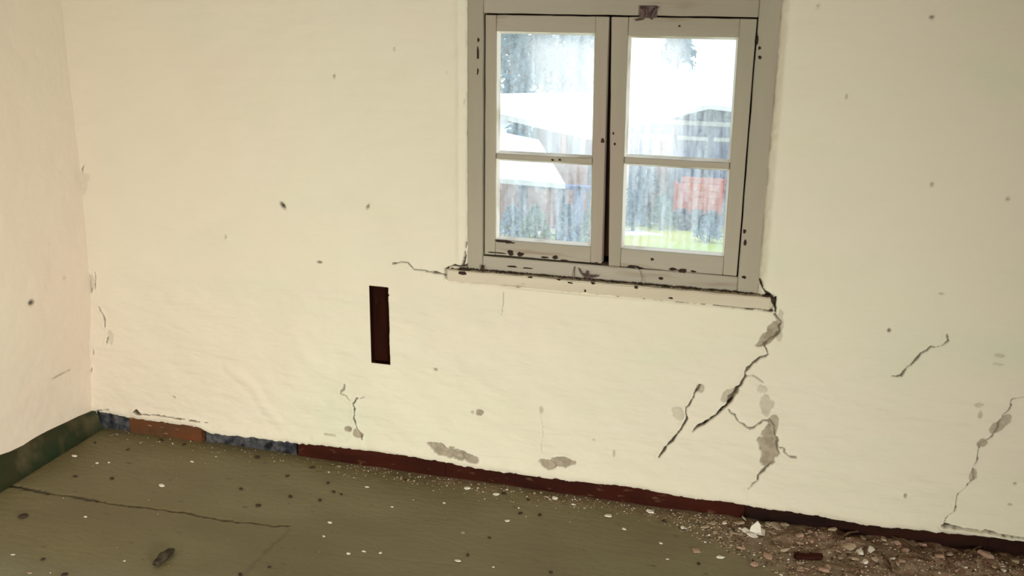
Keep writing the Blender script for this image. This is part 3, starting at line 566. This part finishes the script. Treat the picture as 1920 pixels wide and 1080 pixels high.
# stalks and splinters in the rubble
tw = [([(1430,1020),(1470,1012),(1510,1004)],3.0,'thin dark stalk lying beside the pale heap'),([(1565,1024),(1590,1008),(1620,1000)],5.0,'dark stalk leaning up to the board at the rubble middle'),([(1665,1010),(1700,1032),(1745,1058)],6.5,'long brown stalk slanting through the rubble'),([(1652,1046),(1665,1062),(1672,1080)],4.0,'short upright brown stalk at the rubble front'),
      ([(1600,1020),(1640,1030),(1665,1030)],4.0,'brown stalk across the rubble below the dark one'),([(1800,1060),(1830,1040),(1850,1030)],5.0,'stalk near the end of the board'),([(1720,1040),(1760,1046),(1790,1070)],3.5,'thin stalk beside the long slanting one'),([(1870,1050),(1890,1065),(1915,1075)],4.5,'brown stalk in the far corner of the rubble'),([(1540,1060),(1580,1070),(1620,1072)],3.0,'thin pale stalk at the front of the rubble')]
for pts_, wd, lab in tw:
    P3 = []
    for i, (x, y) in enumerate(pts_):
        qq = F(x, y); P3.append((qq[0], qq[1], groundz(qq[0], qq[1])+.006+(.006 if i == 1 else 0)))
    a, b, c = map(Vector, P3); pp = [a, a.lerp(b, .5)+Vector((0,.002,.001)), b, b.lerp(c, .5)+Vector((.002,0,0)), c]
    tag(tube('dry_stalk', pp, [wd*PX*.35, wd*PX*.5, wd*PX*.55, wd*PX*.5, wd*PX*.25], twigm, None, 6), lab, 'stalk', 'dry stalks in the rubble')
qa, qb = F(1490, 1047), F(1540, 1049)
o = mk('wood_splinter', [(qa[0], qa[1]-.012, groundz(qa[0], qa[1])), (qb[0], qb[1]-.010, groundz(qb[0], qb[1])), (qb[0]+.006, qb[1]+.012, groundz(qb[0], qb[1])), (qa[0]-.005, qa[1]+.012, groundz(qa[0], qa[1])),
    (qa[0]+.004, qa[1]-.010, groundz(qa[0], qa[1])+.012), (qb[0]-.003, qb[1]-.008, groundz(qb[0], qb[1])+.011), (qb[0], qb[1]+.010, groundz(qb[0], qb[1])+.013), (qa[0], qa[1]+.010, groundz(qa[0], qa[1])+.013)], BF, brownb)
tag(o, 'flat dark brown wood splinter lying at the front of the rubble', 'splinter')
# rolled dry leaf on the open floor
a = Vector(F(290, 1062).tolist()); b = Vector(F(325, 1032).tolist()); d = (b-a); n = 14; v = []; f = []; perp = d.cross(Vector((0,0,1))).normalized()
for i in range(n+1):
    t = i/n; c = a+d*t; rad = .0165*(math.sin(math.pi*(.12+.80*t))**.7)*(1+.12*math.sin(t*17)); 
    for k in range(12):
        g = -0.6+5.4*k/11; rr = rad*(1-.035*k); v.append(c+perp*math.cos(g)*rr+Vector((0, 0, rr*math.sin(g)*.75+rad*.62)))
    if i:
        for k in range(11): f.append(((i-1)*12+k, (i-1)*12+k+1, i*12+k+1, i*12+k))
lf = mk('dry_leaf', v, f, leafm, None, True); md = lf.modifiers.new('thick', 'SOLIDIFY'); md.thickness = .0012
tag(lf, 'dark rolled-up dry leaf lying alone on the open floor', 'leaf')
# uncountable grit
r = random.Random(3); v = []; f = []
for i in range(5200):
    k_ = r.random()
    if k_ < .22: x = r.uniform(-2.6, .95) if r.random() < .35 else r.uniform(-1.6, .95); y_ = -abs(r.gauss(0, .05))-.005; s = r.uniform(.001, .003)
    elif k_ < .95: x = -.35+1.3*r.random()**.6; y_ = -.02-r.random()*(.08+.42*min(1, (x+.35)/.8)); s = r.uniform(.001, .0042)
    else: x = r.uniform(-2.6, .9); y_ = -r.uniform(0, 1.25); s = r.uniform(.0008, .002)
    z0 = groundz(x, y_); k = len(v)
    v += [(x+s*1.3, y_, z0), (x-s*r.uniform(.3,1), y_+s, z0), (x-s, y_-s, z0), (x, y_, z0+s*r.uniform(.4,1.2))]; f += [(k,k+1,k+3), (k+1,k+2,k+3), (k+2,k,k+3)]
gr = mk('floor_grit', v, f, flake_t); gr.data.materials.append(flake_w); gr.data.materials.append(crumb_d); gr.data.materials.append(flake_p)
mi = np.repeat(rng.choice([0,0,1,2,2,3,3], 5200), 3).astype(np.int32); gr.data.polygons.foreach_set('material_index', mi)
tag(gr, 'fine tan and dark grit strewn over the floor, thickest by the wall', 'grit', kind='stuff')

# ------------------------------------------------------------------ outside the window
grass = mat('meadow', (.22, .30, .04), .95, (.40, .36, .07), scale=.35, third=(.60, .56, .48), tscale=.22, tlo=.5, thi=.56)
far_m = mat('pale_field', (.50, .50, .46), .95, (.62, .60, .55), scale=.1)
roofm = mat('pale_roof', (.66, .63, .60), .7, (.5, .5, .5), scale=1.2, stretch=(.3, 1, 1))
plank_b = mat('weathered_plank', (.045, .060, .17), .9, (.10, .11, .24), scale=2, stretch=(3, 3, .3))
plank_d = mat('dark_plank', (.03, .032, .06), .9, (.08, .07, .11), scale=2, stretch=(3, 3, .3))
redm = mat('faded_red_paint', (.42, .07, .05), .7, (.50, .16, .09), scale=2, stretch=(3, 1, .5))
brick_m = mat('pinkish_boards', (.26, .12, .10), .9, (.36, .2, .17), scale=2)
tyre = mat('tyre', (.02, .02, .025), .9); metal = mat('grey_metal', (.16, .17, .2), .5, (.1,.1,.13), scale=3)
leafg = mat('blue_green_leaves', (.025, .085, .13), .8, (.05, .12, .15), scale=1.5)
leafy = mat('bush_leaves', (.04, .10, .07), .8, (.12, .16, .04), scale=1.5); bark = mat('bark', (.07, .055, .05), .95, (.12, .1, .09), scale=4)
def E(x, y, Y): return W(x, y, Y)
gxs = np.linspace(-60, 30, 130); gys = axis((.25, 34, .5), (34, 140, 2.5))
GX, GY = np.meshgrid(gxs, gys, indexing='ij')
def terr(x, y): return np.where(y < 30, -1.0-.145*y, -5.35+.105*(y-30)-.00025*(y-30)**2)+.15*vnoise(np.asarray(x, float), np.asarray(y, float), .12, 61, 3)
def tz(x, y): return float(terr(np.array([x]), np.array([y]))[0])
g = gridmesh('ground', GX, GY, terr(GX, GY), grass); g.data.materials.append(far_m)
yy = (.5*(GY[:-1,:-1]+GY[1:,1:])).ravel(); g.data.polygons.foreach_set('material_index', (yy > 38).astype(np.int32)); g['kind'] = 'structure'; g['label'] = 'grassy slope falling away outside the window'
def prism(name, P4, depth, m, parent=None):     # P4 front corners (world), pushed back along +Y
    v = [tuple(p) for p in P4]+[(p[0], p[1]+depth, p[2]) for p in P4]
    return mk(name, v, [(0,1,2,3), (7,6,5,4), (0,4,5,1), (1,5,6,2), (2,6,7,3), (3,7,4,0)], m, parent)
# barn of upright planks seen through the right leaf
BY = 30.0; bx0 = E(1180,300,BY)[0]; bx1 = E(1480,300,BY)[0]; zg = tz(bx0, BY)-.4
barn = empty('plank_barn', (bx0, BY, zg), label='weathered dark plank barn with a pale roof beyond the right window leaf', cat='barn')
ztop = E(1300,218,BY)[2]; n = 17
for i in range(n):
    xa = bx0+(bx1-bx0)*i/n; xb = bx0+(bx1-bx0)*(i+1)/n-.05
    box('plank', xa, xb, BY+random.uniform(-.03, .03), BY+.12, zg, ztop-random.uniform(0, .06), random.choice([plank_b, plank_b, plank_d]) , barn)
box('door', E(1222,300,BY)[0], E(1262,300,BY)[0], BY-.12, BY-.05, zg+.3, E(1240,250,BY)[2], brick_m, barn)
for x in (1190, 1262, 1330): box('post', E(x,300,BY-1.2)[0]-.09, E(x,300,BY-1.2)[0]+.09, BY-1.3, BY-1.1, tz(bx0, BY-1.2)-.3, ztop-.2, plank_d, barn)
box('rail', bx0, bx1, BY-.16, BY-.06, E(1300,262,BY)[2], E(1300,255,BY)[2], roofm, barn); box('rail', bx0, bx1, BY-.16, BY-.06, E(1300,234,BY)[2], E(1300,226,BY)[2], roofm, barn)
ea, eb = E(1178,232,BY-1.5), E(1330,196,BY-1.5); ec = E(1480,214,BY-1.5); ra, rb = E(1178,168,BY+6), E(1480,160,BY+6)
mk('roof', [tuple(ea), tuple(eb), tuple(ec), tuple(rb), tuple(ra), (ea[0], ea[1], ea[2]-.14), (eb[0], eb[1], eb[2]-.14), (ec[0], ec[1], ec[2]-.14), (rb[0], rb[1]+.1, rb[2]-.14), (ra[0], ra[1]+.1, ra[2]-.14)],
   [(0,1,4), (1,3,4), (1,2,3), (9,6,5), (9,8,6), (8,7,6), (0,5,6,1), (1,6,7,2), (2,7,8,3), (3,8,9,4), (4,9,5,0)], roofm, barn)
box('gable_wall', bx0, bx1, BY+5.7, BY+5.9, zg, min(ra[2], rb[2])-.3, plank_d, barn)
# red trailer in front of the barn
TY = 26.5; ta, tb = E(1268,394,TY), E(1352,400,TY)
tr_ = empty('farm_trailer', (ta[0], TY, tz(ta[0], TY)), label='faded red slatted farm trailer parked in the grass by the barn', cat='trailer')
zt_ = E(1300,345,TY)[2]; zb2 = E(1300,392,TY)[2]; xa_, xb_ = E(1266,370,TY)[0], E(1352,370,TY)[0]
for i in range(4): box('side_board', xa_, xb_, TY-.03, TY+.04, zb2+(zt_-zb2)*i/4, zb2+(zt_-zb2)*(i+1)/4-.012, redm, tr_)
for i in range(4): box('side_board', xa_, xb_, TY+1.3, TY+1.36, zb2+(zt_-zb2)*i/4, zb2+(zt_-zb2)*(i+1)/4-.012, redm, tr_)
for i in range(4): x = xa_+(xb_-xa_)*i/3; box('stake', x-.04, x+.04, TY-.08, TY-.03, zb2-.1, zt_+.08, redm, tr_)
box('bed', xa_-.05, xb_+.05, TY, TY+1.35, zb2-.14, zb2-.01, metal, tr_); box('drawbar', xb_, xb_+1.1, TY+.6, TY+.7, zb2-.3, zb2-.2, metal, tr_)
def ytorus(name, c, R_, r_, m, parent):
    v = []; f = []
    for i in range(18):
        a_ = 2*math.pi*i/18
        for k in range(7):
            b_ = 2*math.pi*k/7; rr = R_+r_*math.cos(b_); v.append((c[0]+rr*math.cos(a_), c[1]+r_*math.sin(b_), c[2]+rr*math.sin(a_)))
            f.append((i*7+k, i*7+(k+1) % 7, ((i+1) % 18)*7+(k+1) % 7, ((i+1) % 18)*7+k))
    return mk(name, v, f, m, parent, True)
gzt = tz(ta[0], TY)
for x in (xa_+.3, xb_-.3):
    w_ = ytorus('wheel', (x, TY-.1, gzt+.30), .22, .1, tyre, tr_); 
box('axle', xa_+.2, xb_-.2, TY-.08, TY+1.2, gzt+.24, zb2-.12, metal, tr_)
# long low building with a wide pale roof beyond the left leaf
LY = 26.0; a1 = E(900,205,LY); a2 = E(1150,262,LY); r1 = E(880,176,LY+7); r2 = E(1160,172,LY+7)
hb = empty('low_outbuilding', (a1[0], LY, tz(a1[0], LY)), label='low outbuilding under a wide pale roof beyond the left window leaf', cat='outbuilding')
mk('roof', [tuple(a1), tuple(a2), tuple(r2), tuple(r1)]+[(p[0], p[1]+.02, p[2]-.16) for p in (a1, a2, r2, r1)], [(0,1,2,3), (7,6,5,4), (0,4,5,1), (1,5,6,2), (2,6,7,3), (3,7,4,0)], roofm, hb)
xw0, xw1 = E(1015,300,LY+1)[0], E(1148,300,LY+1)[0]; zw = tz(xw0, LY)
n = 11
for i in range(n):
    xa = xw0+(xw1-xw0)*i/n; xb = xw0+(xw1-xw0)*(i+1)/n-.04; zt1 = a1[2]+(a2[2]-a1[2])*((xa-a1[0])/(a2[0]-a1[0]))-.15
    box('plank', xa, xb, LY+1, LY+1.1, zw, zt1, random.choice([plank_d, brick_m, plank_b]), hb)
box('gable_wall', a1[0], r2[0], LY+6.5, LY+6.7, zw, min(r1[2], r2[2])-.5, plank_d, hb)
# nearer white-rendered lean-to, its roof the pale slope low in the left leaf
NY = 20.0; c1, c2, c3, c4 = E(880,330,NY), E(1060,345,NY), E(1010,262,NY+4.5), E(880,235,NY+4.5)
nb = empty('lean_to', (c1[0], NY, tz(c1[0], NY)), label='pale lean-to roof with a low timber front, nearest building beyond the left leaf', cat='shed')
mk('roof', [tuple(c1), tuple(c2), tuple(c3), tuple(c4)]+[(p[0], p[1]+.01, p[2]-.12) for p in (c1, c2, c3, c4)], [(0,1,2,3), (7,6,5,4), (0,4,5,1), (1,5,6,2), (2,6,7,3), (3,7,4,0)], roofm, nb)
xz = tz(c1[0], NY+.5)
box('beam', E(965,345,NY)[0], E(1110,350,NY)[0], NY+.1, NY+.3, E(1040,356,NY)[2], E(1040,348,NY)[2], plank_b, nb)
for x, m in ((980, plank_d), (1024, brick_m), (1052, plank_d), (1085, plank_b)): box('post', E(x,380,NY+.2)[0]-.10, E(x,380,NY+.2)[0]+.10, NY+.1, NY+.3, xz-.3, E(x,352,NY)[2], m, nb)
box('back_wall', E(905,380,NY+4)[0], E(1100,380,NY+4)[0], NY+3.8, NY+4, xz-1, E(1000,300,NY+4)[2], brick_m, nb)
# trees and bushes
def crown(name, pos, hgt, wid, m, seed, nleaf=900, lf=.16):
    r = random.Random(seed); v = []; f = []
    for i in range(nleaf):
        t = r.random()**.8; rr = wid*.5*(1-t)**.7*(.25+.75*r.random()**.5); a_ = r.uniform(0, 6.283); c = Vector((math.cos(a_)*rr, math.sin(a_)*rr, hgt*(.12+.88*t)))
        s = lf*r.uniform(.6, 1.5); d1 = Vector((r.uniform(-1,1), r.uniform(-1,1), r.uniform(-1,.4))).normalized()*s; d2 = d1.orthogonal().normalized()*s*.5; k = len(v)
        v += [c-d1*.5, c+d2*.5, c+d1, c-d2*.5]; f.append((k, k+1, k+2, k+3))
    return v, f
def tree(x, y, Y, hgt, wid, seed, lab, m=leafg, grp='trees on the slope beyond the roofs', name='tree', lf=.22, nl=900):
    p = E(x, y, Y); gz_ = tz(p[0], Y); t = empty(name, (p[0], Y, gz_), label=lab, cat='tree' if name == 'tree' else 'bush', group=grp)
    v, f = crown('x', None, hgt, wid, m, seed, nl, lf); o = mk('foliage', v, f, m); o.parent = t; o['kind'] = 'stuff'
    o = tube('trunk', [(0,0,-.3), (.03,0,hgt*.4), (0,.03,hgt*.85)], [wid*.035+.03, wid*.025+.02, .02], bark); o.parent = t
for i, (x, Y, hg, wd, lab) in enumerate([(958,44,6.0,2.4,'slim blue-green tree nearest the left jamb through the left leaf'),(985,47,6.5,2.0,'tall blue-green tree second from the left jamb'),(1020,52,3.4,3.0,'low broad tree in the gap between the tall ones'),(1062,46,6.2,2.6,'tall blue-green tree just left of the leaf middle stile'),
                                 (1098,50,5.0,2.6,'tree half behind the middle stile of the window'),(1268,62,3.2,2.6,'lone pale tree far off through the right leaf'),(1010,40,2.2,3.2,'low wide bush under the tall trees'),(1052,36.5,2.0,3.0,'dense low bush beside the wide one under the trees')]):
    tree(x, 150, Y, hg, wd, 70+i, lab, nl=800, lf=.34)
for i, (x, Y, hg, wd, m, lab) in enumerate([(960,19,.9,1.0,leafg,'low bluish bush in front of the lean-to'),(1003,18.5,1.0,.9,leafy,'dark green bush by the lean-to post'),(1065,18,1.1,.6,leafg,'blue-green bush before the lean-to'),(1103,19.2,.9,.6,leafy,'green bush at the edge of the left leaf'),(1187,24.6,1.2,.8,leafg,'dark bush at the barn foot'),(1240,25.6,1.1,1.0,leafy,'leafy weeds left of the red trailer'),(1330,22.5,.7,.9,leafg,'bluish weeds in front of the trailer'),(1205,27.5,2.4,1.6,leafg,'tall dark shrub against the barn planks')]):
    tree(x, 400, Y, hg, wd, 90+i, lab, m, 'bushes around the outbuildings', 'bush', .10, 500)
